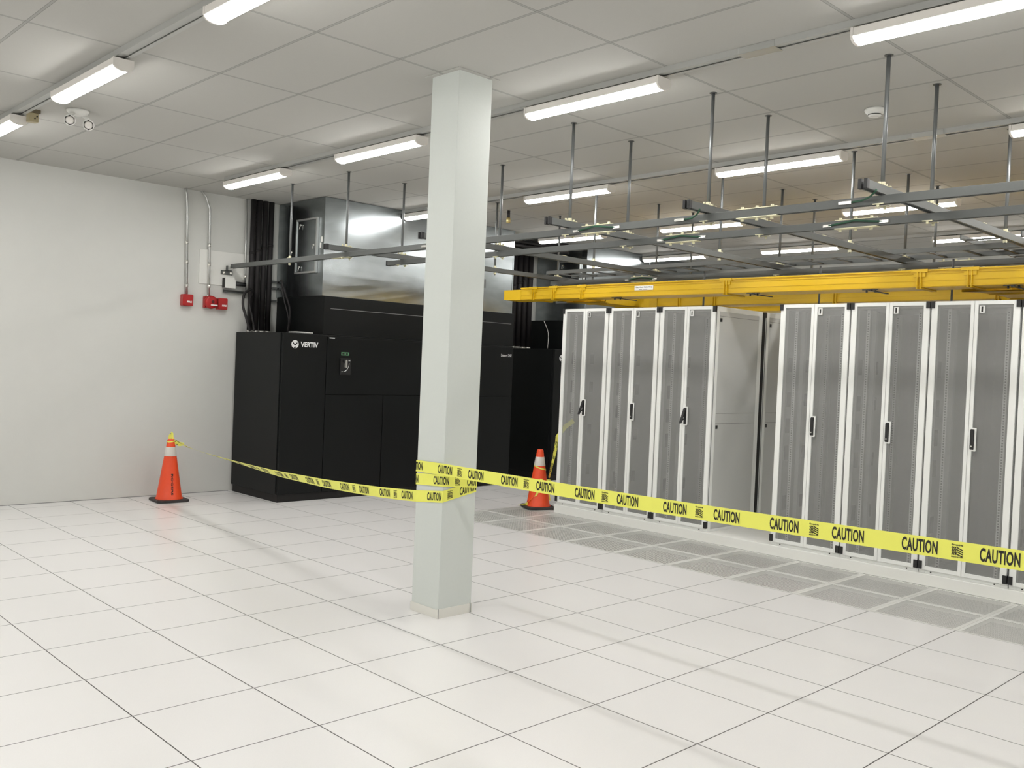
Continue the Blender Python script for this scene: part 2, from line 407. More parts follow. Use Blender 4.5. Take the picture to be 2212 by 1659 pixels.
    hf = MB().rbox((-.007, yh, zc-.095), (0, yh-.058, zc+.095), .006, 0).build('handle_plate', 'rackwhite', R_)
    MB().rbox((-.009, yh-.014, zc-.083), (-.007, yh-.044, zc+.083), .004, 0).build('handle_recess', 'blackp', R_)
    MB().rbox((-.022, yh-.017, zc-.078), (-.009, yh-.041, zc+.078), .004, 0).build('door_handle', 'blackp', R_)
    MB().tube([(-.0225, yh-.029, zc-.055), (-.025, yh-.029, zc-.055)], .006, 12).build('key_lock', 'silver', R_)
    tg = MB().box((-.0012, mid-.040, z1-.100), (.006, mid-.078, z1-.042)).build('number_tag', 'label', R_)
    q = MB(); put2d(q, text2d('1', .042, .014, .02), (-.0018, mid-.052, z1-.092), (0, -1, 0), (0, 0, 1)); q.build('number', 'ink', tg)
    leaf('rear_door', y0-.001, mid+.0015, RD-.02, RD, .05, .028, True); leaf('rear_door', mid-.0015, y1+.001, RD-.02, RD, .05, .028, False)
    for ya, yb in ((y0, y0-.033), (y1+.033, y1)):
        for za, zb in ((z1-.058, z1-.0005), (.037, .103)):
            MB().box((-.010, ya, za), (.0235, yb, zb)).build('corner_hinge', 'blackp', t, bevel=.002)
    for ya in (-.1, -RW+.1): MB().tube([(xf-.0005, ya, .014), (xf-.003, ya, .014)], .006, 10).build('screw', 'ink', t)
    return t
Y1 = [-2.372, -2.372-.694, -2.372-2*.694]; Y2 = [-5.160, -5.854, -6.548, -7.245, -7.942, -8.639]
XF = 6.115
desc = ['white server rack at the far cone end of the shorter group, black handle ajar', 'white server rack in the middle of the shorter three-rack group, handle shut',
        'white server rack with its light grey side panel in view, beside the open gap', 'white server rack just right of the gap, first of the longer group',
        'white server rack second right of the gap between the groups', 'white server rack third right of the gap between the groups',
        'white server rack cut off by the right edge of the photo', 'white server rack just past the right edge of the photo', 'white server rack at the near end of the longer group, past the photo edge']
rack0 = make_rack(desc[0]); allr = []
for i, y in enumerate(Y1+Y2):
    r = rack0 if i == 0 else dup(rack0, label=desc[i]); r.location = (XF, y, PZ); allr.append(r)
# second bank, back to back behind a black gasket
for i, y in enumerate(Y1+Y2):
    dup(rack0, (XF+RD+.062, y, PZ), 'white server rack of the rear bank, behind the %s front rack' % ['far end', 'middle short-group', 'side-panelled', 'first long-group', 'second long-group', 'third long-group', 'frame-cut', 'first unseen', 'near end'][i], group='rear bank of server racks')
# ajar handles on two racks: their levers swing out
for r in (allr[0], allr[2]):
    for d in r.children:
        for h in d.children:
            if h.name.startswith('door_handle'):
                h.data = h.data.copy(); me = h.data; zt = max(v.co.z for v in me.vertices)
                for v in me.vertices:
                    s_ = (zt-v.co.z)/.156; v.co.x -= .045*s_; v.co.y += .018*s_
                k = MB().tube([(-.02, 0, 0), (-.055, .012, -.03)], .007, 8)
                base = Vector((-.02, -RW/2-.03, 1.245-PZ-.03)); kk = bpy.data.meshes.new('latch_pin'); kk.from_pydata([tuple(Vector(v)+base+Vector((.02, 0, 0))) for v in k.v], [], k.f); kk.materials.append(MT['blackp'])
                ko = bpy.data.objects.new('latch_pin', kk); COL.objects.link(ko); ko.parent = d
for n_, (ya, sg, lb) in enumerate(((Y1[0], -1, 'far end of the shorter rack group'), (Y1[2]-RW, 1, 'side-panelled end of the shorter rack group'), (Y2[0], -1, 'gap end of the longer rack group'))):
    b = MB().box((XF+RD+.001, ya+sg*.004, PZ), (XF+RD+.061, ya+sg*.03, RT-.004))
    tag(b.build('rubber_gasket', 'gasket'), 'black vertical strip sealing the joint at the %s' % lb, 'seal', 'black seals between rack banks')

# ================================================================ COOLING UNITS
CX, CYF, CZ = 3.702, -.272, 1.955
def make_crac(label):
    t = thing('cooling_unit', label, 'cooling unit', (CX, CYF, 0), 'black computer room cooling units')
    x1 = 7.36; yb = YW-.03; zk = .085
    MB().box((CX, CYF, zk), (x1, yb, CZ)).build('cabinet', 'black', t, bevel=.006)
    MB().box((CX+.012, CYF+.012, 0), (x1-.012, yb-.02, zk)).build('kick_base', 'gasket', t)
    up = MB().box((4.238, CYF+.004, CZ+.001), (x1, yb, 2.418)).build('black_plenum', 'black', t, bevel=.004)
    MB().box((4.33, CYF+.0025, 2.268), (x1-.05, CYF+.0035, 2.274)).build('plenum_seam', 'seam', up)
    doors = [(CX+.004, 4.283, zk+.01, CZ-.004), (4.291, 5.126, zk+.01, 1.243), (5.134, 6.10, zk+.01, 1.243), (6.108, x1-.004, zk+.01, 1.243), (4.291, 6.10, 1.251, CZ-.022), (6.108, x1-.004, 1.251, CZ-.022)]
    ds = [MB().box((a_, CYF-.016, c_), (b_, CYF-.0005, d_)).build('door_panel', 'black', t, bevel=.003) for a_, b_, c_, d_ in doors]
    sd = MB().box((CX-.012, CYF+.02, zk+.01), (CX-.0005, yb-.02, CZ-.004)).build('side_panel', 'black', t, bevel=.003)
    # logo on the first door
    d = ds[0]; yl = CYF-.017; b = MB(); c = (3.858, 1.826); R = .048; n = 28; V = [(c[0]+R*math.cos(2*math.pi*k/n), yl, c[1]+R*math.sin(2*math.pi*k/n)) for k in range(n)]
    b.add(V, [tuple(range(n))]); lg = b.build('round_logo', 'logo', d)
    b = MB()
    def st(p, q, w):
        p = Vector((c[0]+p[0]*R, c[1]+p[1]*R)); q = Vector((c[0]+q[0]*R, c[1]+q[1]*R)); dd = (q-p).normalized()*w*R; nn = Vector((-dd.y, dd.x))
        b.add([(v.x, yl-.0006, v.y) for v in (p+nn, p-nn, q-nn, q+nn)], [(0, 1, 2, 3)])
    st((-.62, .42), (.02, -.22), .12); st((-.02, -.22), (.62, .42), .12); st((0, -.55), (-.28, -1.0), .10); st((0, -.55), (.28, -1.0), .10)
    b.build('logo_chevron', 'black', lg)
    b = MB(); put2d(b, text2d('VERTIV', .062, .235, .035), (3.932, yl, 1.797), (1, 0, 0), (0, 0, 1)); b.build('maker_name', 'logo', d)
    b = MB(); put2d(b, text2d('Liebert DSE', .038, .205, .015), (7.118, yl, 1.805), (1, 0, 0), (0, 0, 1)); b.build('model_name', 'logo', ds[5])
    MB().box((4.318, yl, 1.916), (4.392, yl+.001, 1.928)).build('small_plate', 'logo', ds[4])
    # switch and sticker
    g = MB().box((4.49, yl, 1.722), (4.60, yl+.001, 1.760)).build('green_sticker', 'greenlabel', ds[4])
    MB().box((4.504, yl-.0008, 1.732), (4.536, yl, 1.750)).box((4.542, yl-.0008, 1.738), (4.550, yl, 1.742)).box((4.556, yl-.0008, 1.732), (4.584, yl, 1.750)).build('sticker_print', 'ink', g)
    s_ = MB().rbox((4.475, yl-.012, 1.490), (4.625, yl+.001, 1.690), .008, 1).build('disconnect_switch', 'blackp', ds[4])
    b = MB(); pts = [(4.60-.085*(1-math.cos(a_)), yl-.014, 1.645-.12*math.sin(a_)) for a_ in [math.radians(x) for x in range(8, 84, 8)]]
    b.tube(pts, [.002+.004*k/len(pts) for k in range(len(pts))], 6); b.box((4.588, yl-.014, 1.655), (4.612, yl-.012, 1.662)).box((4.492, yl-.014, 1.522), (4.516, yl-.012, 1.529)); b.build('dial_arc', 'logo', s_)
    MB().rbox((4.532, yl-.040, 1.572), (4.556, yl-.013, 1.668), .011, 1).build('switch_lever', 'silver', s_)
    MB().rbox((4.512, yl-.026, 1.63), (4.553, yl-.0125, 1.672), .018, 1).build('switch_hub', 'blackp', s_)
    return t
u1 = make_crac('large black cooling unit against the back wall, nearest the left wall')
u2 = dup(u1, (CX+4.50, CYF, 0), 'second black cooling unit, half hidden behind the racks')
DX0, DX1, DY = 4.238, 7.36, -.215
def make_duct(label):
    t = thing('air_duct', label, 'duct', (DX0, DY, 2.42), 'galvanised supply ducts on the cooling units')
    MB().box((DX0, DY, 2.4195), (DX1, YW-.006, H-.004)).build('duct_body', 'galv', t, bevel=.003)
    MB().box((DX0-.002, DY-.004, 2.42), (DX0+.018, DY-.0005, H-.006)).box((DX1-.018, DY-.004, 2.42), (DX1+.002, DY-.0005, H-.006)).box((DX0+.018, DY-.004, 2.42), (DX1-.018, DY-.0005, 2.445)).build('corner_angle', 'galv', t)
    MB().box((DX0+1.56, DY-.004, 2.446), (DX0+1.59, DY-.0008, H-.006)).build('sheet_seam', 'galv', t)
    # access hatch on the left face
    x = DX0; ya, yb, za, zb = -.075, .36, 2.715, 3.335
    hd = MB().box((x-.02, ya, za), (x-.0005, yb, zb)).build('access_hatch', 'galv', t, bevel=.003)
    MB().box((x-.034, ya-.02, zb), (x-.002, yb+.02, zb+.02)).box((x-.034, ya-.02, za-.02), (x-.002, yb+.02, za)).box((x-.032, ya-.022, za-.01), (x-.002, ya-.001, zb+.01)).box((x-.032, yb+.001, za-.01), (x-.002, yb+.022, zb+.01)).build('hatch_frame', 'conduit', hd)
    for yy, zz in ((yb-.09, zb-.05), (yb-.09, za+.06), (ya+.03, (za+zb)/2), (yb+.10, (za+zb)/2-.06)):
        MB().tube([(x-.022, yy, zz), (x-.042, yy, zz)], .012, 10).tube([(x-.036, yy, zz), (x-.040, yy+.012, zz-.05)], .006, 8).build('cam_latch', 'silver', hd)
    MB().box((x-.0015, ya-.11, 3.06), (x-.0002, ya-.075, 3.12)).box((x-.0015, ya-.085, 2.99), (x-.0002, ya-.055, 3.05)).build('paper_label', 'label', t)
    MB().box((DX1-.62, DY-.0018, 2.74), (DX1-.52, DY-.0004, 2.86)).build('grey_plate', 'steel', t)
    return t
d1 = make_duct('big galvanised sheet duct above the left cooling unit, small hatch in its side')
d2 = dup(d1, (DX0+4.68, DY, 2.42), 'second galvanised duct, above the cooling unit behind the racks')
# small pale hose lying on top of the unit
tag(MB().tube([(3.93, -.02, CZ+.012), (3.96, -.12, CZ+.014), (4.0, -.20, CZ+.012), (4.12, -.235, CZ+.010)], .009, 8).build('drain_hose', 'hose'), 'pale thin hose lying on the cooling unit top edge', 'hose')

# ---------------------------------------------------------------- insulated pipes
def pipes(spots, which):
    for k, (X, py_, r_) in enumerate(spots):
        lab = 'black insulated vertical pipe, %s from the left in the bundle %s' % (ordinal(k), which)
        o = thing('insulated_pipe', lab, 'pipe', (X, py_, CZ), 'insulated pipes beside the ducts')
        MB().tube([(X, py_, CZ+.001), (X, py_, H-.001)], r_, 16).build('pipe_run', 'insul', o)
        MB().tube([(X, py_, 2.92+.04*k), (X, py_, 2.95+.04*k)], r_+.003, 16).build('joint_wrap', 'insul', o)
        MB().tube([(X, py_, CZ+.001), (X, py_, CZ+.03)], r_+.004, 16).build('pipe_collar', 'silver', o)
pipes([(3.853, .79, .033), (3.928, .785, .034), (4.012, .785, .034), (4.097, .79, .033)], 'beside the white wall panel')
pipes([(8.19, .62, .044), (8.285, .60, .044), (8.38, .58, .044), (8.475, .56, .044)], 'behind the racks')
def cable(label, pts, r=.014, m_='insul', cat='cable', name='black_cable', grp=None):
    P_ = [Vector(p) for p in pts]; out = []
    for i in range(len(P_)-1):
        p0, p1, p2, p3 = P_[max(i-1, 0)], P_[i], P_[i+1], P_[min(i+2, len(P_)-1)]
        for k in range(6):
            s_ = k/6; out.append(.5*((2*p1)+(p2-p0)*s_+(2*p0-5*p1+4*p2-p3)*s_*s_+(3*p1-p0-3*p2+p3)*s_**3))
    out.append(P_[-1])
    return tag(MB().tube(out, r, 8).build(name, m_), label, cat, grp)
cable('black cable looping out left of the pipe bundle onto the cooling unit', [(3.80, .70, 2.48), (3.70, .66, 2.42), (3.665, .62, 2.28), (3.70, .60, 2.14), (3.76, .60, 1.97)], .016)
cable('thin black cable just inside the left loop beside the pipes', [(3.82, .69, 2.44), (3.76, .65, 2.33), (3.79, .62, 2.15), (3.82, .60, 1.97)], .011)
cable('black cable curving down right of the pipe bundle', [(4.10, .50, 2.62), (4.14, .46, 2.45), (4.19, .42, 2.25), (4.17, .40, 1.97)], .014)
cable('thinner black cable at the right edge of the pipe bundle', [(4.08, .46, 2.55), (4.11, .42, 2.35), (4.15, .38, 2.15), (4.13, .36, 1.97)], .009)
cable('thin pale wire hanging beside the rear pipe bundle', [(8.35, .1, 2.38), (8.40, .05, 2.2), (8.37, .02, 1.97)], .004, 'hose')
# horizontal insulated pipes high behind the column
for k in range(3):
    cable('black insulated horizontal pipe, %s down under the ceiling by the rear duct' % ordinal(k), [(7.62, .10, 3.565-.055*k), (7.9, .06, 3.565-.055*k), (8.3, .04, 3.565-.055*k), (8.74, .02, 3.565-.055*k)], .0265, 'insul', 'pipe', 'insulated_pipe', 'horizontal pipes by the rear duct')

# ================================================================ BACK WALL FITTINGS
yw = YW
tag(MB().box((3.205, yw-.016, 2.508), (3.845, yw-.001, 2.915)).build('backing_board', 'white', bevel=.002), 'white painted backing board on the back wall behind the conduits', 'board')
def conduit(label, xs, zb, r=.0135, grp='steel conduits on the back wall'):
    t = thing('steel_conduit', label, 'conduit', (xs[-1], yw-.045, zb), grp)
    y = yw-.040
    MB().tube([(xs[0], y-.01, H-.001), (xs[0]+(xs[1]-xs[0])*.5, y-.01, H-.06), (xs[1], y, H-.20), (xs[1]+(xs[2]-xs[1])*.1, y, H-.30), (xs[2], y, zb)], r, 12).build('tube_run', 'conduit', t)
    for zz in (2.95, 2.72, zb+.10):
        MB().tube([(xs[2]+(xs[1]-xs[2])*max(0, (zz-zb)/(H-.3-zb)), y, zz), (xs[2]+(xs[1]-xs[2])*max(0, (zz-zb)/(H-.3-zb)), y, zz+.04)], r+.0045, 12).build('coupling', 'silver', t)
    return t
conduit('steel conduit running down to the lone red call point, leftmost on the wall', (2.985, 3.02, 3.05), 2.345)
conduit('steel conduit running down to the round red alarm sounder', (3.185, 3.30, 3.325), 2.362)
t3 = thing('steel_conduit', 'slim steel conduit down the wall just left of the black pipes', 'conduit', (3.78, yw-.045, 2.37), 'steel conduits on the back wall')
MB().tube([(3.775, yw-.04, H-.001), (3.785, yw-.04, 2.37)], .0125, 12).build('tube_run', 'conduit', t3)
MB().tube([(3.785, yw-.04, 2.62), (3.785, yw-.04, 2.66)], .017, 12).build('coupling', 'silver', t3)
def call_point(label, x0, x1, z0, z1):
    t = thing('fire_call_point', label, 'fire alarm call point', ((x0+x1)/2, yw, z0), 'red call points on the back wall')
    MB().rbox((x0, yw-.075, z0), (x1, yw-.001, z1), .014, 1).build('red_body', 'red', t, bevel=.003)
    MB().rbox((x0+.006, yw-.082, z0+.006), (x1-.006, yw-.0755, z0+(z1-z0)*.52), .01, 1).build('pull_plate', 'red', t)
    b = MB(); xc = (x0+x1)/2+.01; zc = z0+.038
    put2d(b, text2d('FIRE', .022, .058, .05), (xc-.025, yw-.0828, zc), (1, 0, 0), (0, 0, 1)); b.build('white_lettering', 'label', t)
    return t
call_point('small red fire call point at left, alone below its conduit', 2.990, 3.118, 2.225, 2.362)
call_point('small red fire call point touching the round red sounder', 3.432, 3.552, 2.212, 2.350)
t = thing('alarm_sounder', 'round red alarm sounder on the wall between the two call points', 'alarm sounder', (3.34, yw, 2.29))
MB().box((3.268, yw-.05, 2.222), (3.41, yw-.001, 2.357)).build('back_box', 'red', t, bevel=.006)
n = 32; b = MB(); c = (3.34, 2.29)
prof = [(.078, yw-.051), (.080, yw-.072), (.074, yw-.088), (.060, yw-.094), (.0, yw-.096)]
V = [(c[0]+r*math.cos(2*math.pi*k/n), y, c[1]+r*math.sin(2*math.pi*k/n)) for r, y in prof for k in range(n)]
F = [(i*n+k, i*n+(k+1) % n, (i+1)*n+(k+1) % n, (i+1)*n+k) for i in range(len(prof)-1) for k in range(n)]
b.add(V, F, True).build('round_cover', 'red', t)
MB().tube([(c[0]+.012, yw-.095, c[1]+.005), (c[0]+.012, yw-.101, c[1]+.005)], .018, 16).build('sounder_eye', mat('dark_red', (.10, .01, .01), .5), t)
MB().box((c[0]-.012, yw-.100, c[1]-.040), (c[0]+.072, yw-.095, c[1]-.026)).build('white_strip', 'label', t)
MB().tube([(3.305, yw-.04, 2.357), (3.305, yw-.04, 2.375)], .018, 12).build('conduit_connector', 'silver', t)
t = thing('junction_box', 'white square junction box with a cut corner on the backing board', 'junction box', (3.585, yw, 2.56))
MB().prism([(3.505, 2.478), (3.645, 2.478), (3.645, 2.566), (3.617, 2.606), (3.505, 2.606)], yw-.085, yw-.018, 1).build('box_body', 'white', t, bevel=.003)
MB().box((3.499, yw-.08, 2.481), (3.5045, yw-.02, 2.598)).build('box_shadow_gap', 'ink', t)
MB().tube([(3.648, yw-.07, 2.54), (3.775, yw-.07, 2.538)], .026, 14).build('black_stub', 'blackp', t)
tag(MB().box((3.51, yw-.05, 2.452), (3.79, yw-.018, 2.460)).box((3.51, yw-.05, 2.424), (3.79, yw-.018, 2.431)).box((3.51, yw-.02, 2.431), (3.79, yw-.0165, 2.452)).build('slotted_strut', 'steel'), 'short grey slotted strut on the wall under the junction box', 'strut')
tag(MB().box((4.14, yw-.05, 2.60), (4.225, yw-.002, 2.625)).box((4.14, yw-.05, 2.52), (4.225, yw-.002, 2.545)).box((4.14, yw-.05, 2.36), (4.225, yw-.002, 2.385)).build('pipe_bracket', 'steel'), 'small steel brackets between the black pipes and the duct', 'bracket')
t = thing('wall_bracket', 'dark steel wall bracket holding the end of the overhead channel', 'bracket', (3.55, yw, 2.68))
MB().box((3.475, yw-.030, 2.640), (3.625, yw-.0165, 2.690)).build('wall_plate', 'steel', t, bevel=.002)
for s_ in (3.505, 3.595): MB().tube([(s_, yw-.031, 2.665), (s_, yw-.038, 2.665)], .014, 12).build('bolt_head', 'silver', t)
MB().box((3.52, yw-.07, 2.690), (3.60, yw-.030, 2.697)).box((3.535, yw-.062, 2.697), (3.548, yw-.03, 2.75)).build('support_lip', 'steel', t)

# ================================================================ OVERHEAD CHANNEL FRAME
LZ0, LZ1, CZ0, CZ1 = 2.720, 2.771, 2.776, 2.827
CY_ = [-1.65, -3.19, -4.75, -6.03, -7.24]
def chan_y(mb, x, y0, y1, z0, z1, w_=.014):
    """one thin C channel along Y; open side away from its twin"""
    mb.box((x, y0, z0), (x+.003, y1, z1)); return mb
LR = [(3.60, .80, 'first of four counted from the column'), (4.31, -1.42, 'second of four counted from the column'), (6.76, -1.55, 'third of four, above the yellow raceway'), (7.43, -1.55, 'last of four, behind the racks')]
GAP = .011; CW = .013
def twin_y(x, y0, y1, z0, z1):
    b = MB()
    for s_ in (-1, 1):
        xi = x+s_*GAP; xo = x+s_*(GAP+CW)
        b.box((xi, y0, z0), (xi+s_*.003, y1, z1)); b.box((xi+s_*.003, y0, z0), (xo, y1, z0+.003)); b.box((xi+s_*.003, y0, z1-.003), (xo, y1, z1))
    return b
def solid_twin_y(x, y0, y1, z0, z1):
    b = MB()
    for s_ in (-1, 1): b.box((x+s_*GAP, y0, z0), (x+s_*(GAP+CW), y1, z1))
    return b
def solid_twin_x(y, x0, x1, z0, z1):
    b = MB()
    for s_ in (-1, 1): b.box((x0, y+s_*GAP, z0), (x1, y+s_*(GAP+CW), z1))
    return b
for i, (x, y0, tx) in enumerate(LR):
    t = thing('overhead_channel', 'long grey twin overhead channel, %s' % tx, 'steel channel', (x, y0, LZ0), 'long overhead channels')
    solid_twin_y(x, y0, YN+.6, LZ0, LZ1).build('channel_bars', 'steel', t, bevel=.0015)
    for j, yy in enumerate([-5.05, -6.42][0:2] if i == 0 else ([-5.62+.3, -6.75] if i == 1 else [-3.0, -6.5])):
        for zz, s_ in ((LZ1, 1), (LZ0-.006, -1)):
            sp = MB().box((x-.027, yy-.15, zz), (x+.027, yy+.15, zz+.006)).build('splice_plate', 'zinc', t, bevel=.001)
            for q in (-.10, .01, .12):
                zc = zz+.006 if s_ > 0 else zz
                MB().tube([(x, yy+q, zc), (x, yy+q, zc+s_*.016)], .011, 6, smooth=False).build('bolt', 'zinc', sp)
        if (i, j) in ((0, 0), (1, 0), (1, 1), (2, 0)):
            pts = [(x-.026, yy+.20, LZ0+.02), (x-.034, yy+.13, LZ0+.028), (x-.040, yy, LZ0+.042), (x-.034, yy-.13, LZ0+.026), (x-.026, yy-.2, LZ0+.02)]
            gw = MB().tube(pts, .0065, 8).build('ground_wire', 'green', t)
            for q in (.2, -.2):
                MB().box((x-.033, yy+q-.03, LZ0+.012), (x-.0245, yy+q+.03, LZ0+.030)).build('wire_lug', 'silver', gw)
    if i == 1: MB().box((x-.027, y0-.004, LZ0-.004), (x+.027, y0+.018, LZ1+.004)).build('end_cap', 'blackp', t, bevel=.003)
    if i == 0:
        MB().box((x-.027, -1.42, LZ0-.004), (x+.027, -1.75, LZ0-.001)).build('splice_plate', 'zinc', t)
cross_n = [ordinal(i) for i in range(5)]
for j, y in enumerate(CY_):
    x0 = 3.365; xe = 8.2
    t = thing('cross_channel', 'grey twin cross channel with black end caps, %s from the back wall' % cross_n[j], 'steel channel', (x0, y, CZ0), 'cross channels over the racks')
    if j == 1: segs = [(x0, xe)]
    else: segs = [(x0, xe)]
    for a_, b_ in segs: solid_twin_x(y, a_, b_, CZ0, CZ1).build('channel_bars', 'steel', t, bevel=.0015)
    for s_ in (-1, 1):
        yc = y+s_*(GAP+CW/2)
        MB().box((x0-.022, yc-.0105, CZ0-.004), (x0+.012, yc+.0105, CZ1+.004)).build('end_cap', 'blackp', t, bevel=.003)
    for x, y0, tx in LR:
        if y > y0: continue
        for dx in (-.045, .045):
            MB().box((x+dx-.008, y-.032, CZ1), (x+dx+.008, y+.032, CZ1+.005)).tube([(x+dx, y, CZ1+.005), (x+dx, y, CZ1+.020)], .009, 6).box((x+dx-.008, y-.032, LZ0-.005), (x+dx+.008, y+.032, LZ0)).tube([(x+dx, y, LZ0-.005), (x+dx, y, LZ0-.022)], .009, 6).build('clamp', 'zinc', t)
    for xx in (4.9, 5.2): MB().box((xx-.03, y-.026, CZ1), (xx+.03, y+.026, CZ1+.004)).build('clamp', 'zinc', t)
    # earth lead from the cap end to the near channel
    if j in (3, 4, 1): 
        gw = MB().tube([(3.46, y-.03, CZ0+.004), (3.50, y+.02, CZ0-.02), (3.56, y+.10, LZ0+.028), (3.572, y+.19, LZ0+.025)], .006, 8).build('ground_wire', 'green', t)
        MB().box((3.562, y+.17, LZ0+.016), (3.574, y+.25, LZ0+.034)).build('wire_lug', 'silver', gw)
# rods
rowt = ['nearest row', 'second row', 'third row', 'fourth row', 'fifth row']
rod0 = None
rods = [(3.60, -.545)]+[(x, y) for x in (3.60, 4.31, 5.68, 6.76, 7.43) for y in CY_]
for x, y in rods:
    ri = [3.60, 4.31, 5.68, 6.76, 7.43].index(x)
    if y == -.545: lab = 'grey hanging rod nearest the back wall, above the duct hatch'
    else: lab = 'grey hanging rod in the %s, on the %s cross channel from the back wall' % (rowt[ri], cross_n[CY_.index(y)])
    zb = CZ0-.035 if y != -.545 else LZ0-.03
    t = thing('hanging_rod', lab, 'hanging rod', (x, y, zb), 'rods hanging from the ceiling')
    MB().tube([(x, y, zb), (x, y, H-.0005)], .0085, 8).tube([(x, y, CZ1+.03), (x, y, H-.0005)], .0125, 10).build('rod_tube', 'rod', t)
    zt = CZ1 if y != -.545 else LZ1
    MB().box((x-.024, y-.022, zt+.001), (x+.024, y+.022, zt+.006)).tube([(x, y, zt+.006), (x, y, zt+.026)], .016, 6, smooth=False).build('top_nut', 'zinc', t)
    zl = CZ0 if y != -.545 else LZ0
    if ri in (1, 2) or y == -.545:
        MB().tube([(x, y, zl-.024), (x, y, zl-.004)], .015, 6, smooth=False).build('bottom_nut', 'zinc', t)
    MB().lathe([(.026, -.004), (.026, -.0005)], (x, y, H), 14).build('ceiling_washer', 'steel', t)

# ladder racks resting on the cross channels
def ladder(label, a, b, horiz, z0=CZ1+.002, wd=.46, n=None):
    t = thing('cable_ladder', label, 'cable ladder', (a[0], a[1], z0), 'cable ladders over the racks')
    if horiz == 'y':
        for s_ in (0, wd): MB().box((a[0]+s_, a[1], z0), (a[0]+s_+.012, b, z0+.042)).build('side_rail', 'steel', t, bevel=.001)
        k = 0; y = a[1]-.12
        while y > b: MB().box((a[0]+.012, y-.012, z0+.006), (a[0]+wd, y+.012, z0+.018)).build('rung', 'steel', t); y -= .30
    else:
        for s_ in (0, -wd): MB().box((a[0], a[1]+s_, z0), (b, a[1]+s_-.012, z0+.042)).build('side_rail', 'steel', t, bevel=.001)
        x = a[0]+.12
        while x < b: MB().box((x-.012, a[1]-.012, z0+.006), (x+.012, a[1]-wd, z0+.018)).build('rung', 'steel', t); x += .30
    return t
ladder('grey cable ladder lying along the rack tops over the yellow raceway', (6.50, -1.70), -11.5, 'y')
ladder('grey cable ladder along the far side above the rear racks', (7.95, -1.70), -11.5, 'y', wd=.35)
ladder('short grey cable ladder crossing the other ladders at the right', (6.2, -6.72), 8.9, 'x', z0=CZ1+.046)

# ================================================================ YELLOW FIBRE RACEWAY
YZ0, YZ1 = 2.493, 2.640; YWD = .30
def trough(mb, x0, x1, y0, y1, z0, z1, axis='y', t_=.005):
    if axis == 'y':
        mb.box((x0, y0, z0), (x1, y1, z0+t_)); mb.box((x0, y0, z0+t_), (x0+t_, y1, z1)); mb.box((x1-t_, y0, z0+t_), (x1, y1, z1))
        for xx, s_ in ((x0, -1), (x1, 1)):
            mb.box((xx, y0, z1-.012), (xx+s_*.012, y1, z1)); mb.box((xx, y0, z1-.036), (xx+s_*.006, y1, z1-.030)); mb.box((xx, y0, z0+.052), (xx+s_*.004, y1, z0+.058)); mb.box((xx, y0, z0+.004), (xx+s_*.006, y1, z0+.010))
    else:
        mb.box((x0, y0, z0), (x1, y1, z0+t_)); mb.box((x0, y0-t_, z0+t_), (x1, y0, z1)); mb.box((x0, y1, z0+t_), (x1, y1+t_, z1))
        for yy, s_ in ((y0, 1), (y1, -1)):
            mb.box((x0, yy, z1-.012), (x1, yy+s_*.012, z1)); mb.box((x0, yy, z0+.052), (x1, yy+s_*.004, z0+.058))
    return mb
def raceway(label, x, y0, y1, joints, flare=False, z0=YZ0, labels=()):
    t = thing('fibre_raceway', label, 'cable raceway', (x, y0, z0), 'yellow fibre raceways over the racks')
    z1 = z0+YZ1-YZ0; ys = [y0]+list(joints)+[y1]
    for a_, b_ in zip(ys[:-1], ys[1:]): trough(MB(), x, x+YWD, a_-.001, b_+.001, z0, z1).build('trough_section', 'yellow', t)
    for yj in joints:
        c = MB()
        for xx, s_ in ((x, -1), (x+YWD, 1)):
            c.box((xx+s_*.0125, yj-.07, z1-.022), (xx+s_*.018, yj+.07, z1+.004)); c.box((xx+s_*.006, yj-.05, z1-.060), (xx+s_*.011, yj+.05, z1-.023))
            for q in (-.018, .012): c.box((xx+s_*.006, yj+q, z0-.006), (xx+s_*.020, yj+q+.008, z1-.022))
        c.box((x-.02, yj-.020, z0-.012), (x+YWD+.02, yj-.008, z0-.002)); c.box((x-.02, yj+.010, z0-.012), (x+YWD+.02, yj+.022, z0-.002))
        c.build('coupler', 'yellow', t)
    if flare:
        MB().box((x, y0+.0015, z0+.006), (x+.006, y0+.30, z1-.022)).box((x+YWD-.006, y0+.0015, z0+.006), (x+YWD, y0+.30, z1-.022)).box((x, y0+.0015, z0), (x+YWD, y0+.26, z0+.006)).build('outlet_lip', 'yellow', t)
    for yl in labels:
        lb = MB().box((x-.0065, yl+.125, z0+.064), (x-.0005, yl-.125, z0+.112)).build('white_label', 'label', t)
        b = MB(); put2d(b, text2d('Fiber Optic Cable Only', .020, .225, .01), (x-.0072, yl+.112, z0+.084), (0, -1, 0), (0, 0, 1)); b.box((x-.0072, yl+.06, z0+.070), (x-.0068, yl+.02, z0+.074)).box((x-.0072, yl+.005, z0+.070), (x-.0068, yl-.05, z0+.076)); b.build('label_text', 'ink', lb)
    return t
near = raceway('nearest bright yellow fibre raceway running above the front racks', 6.20, -1.576, -11.5, [-1.80, -2.13, -2.58, -4.50, -6.41, -6.82, -8.7], True, labels=[-3.47])
raceway('middle yellow fibre raceway running above the back of the racks', 7.50, -2.0, -11.5, [-2.45, -3.0, -3.5, -5.0, -6.6, -7.3], labels=[-9.0])
raceway('farthest yellow fibre raceway, seen over the gap between rack groups', 8.50, -2.0, -11.5, [-3.0, -4.9, -6.9], labels=[-3.62])
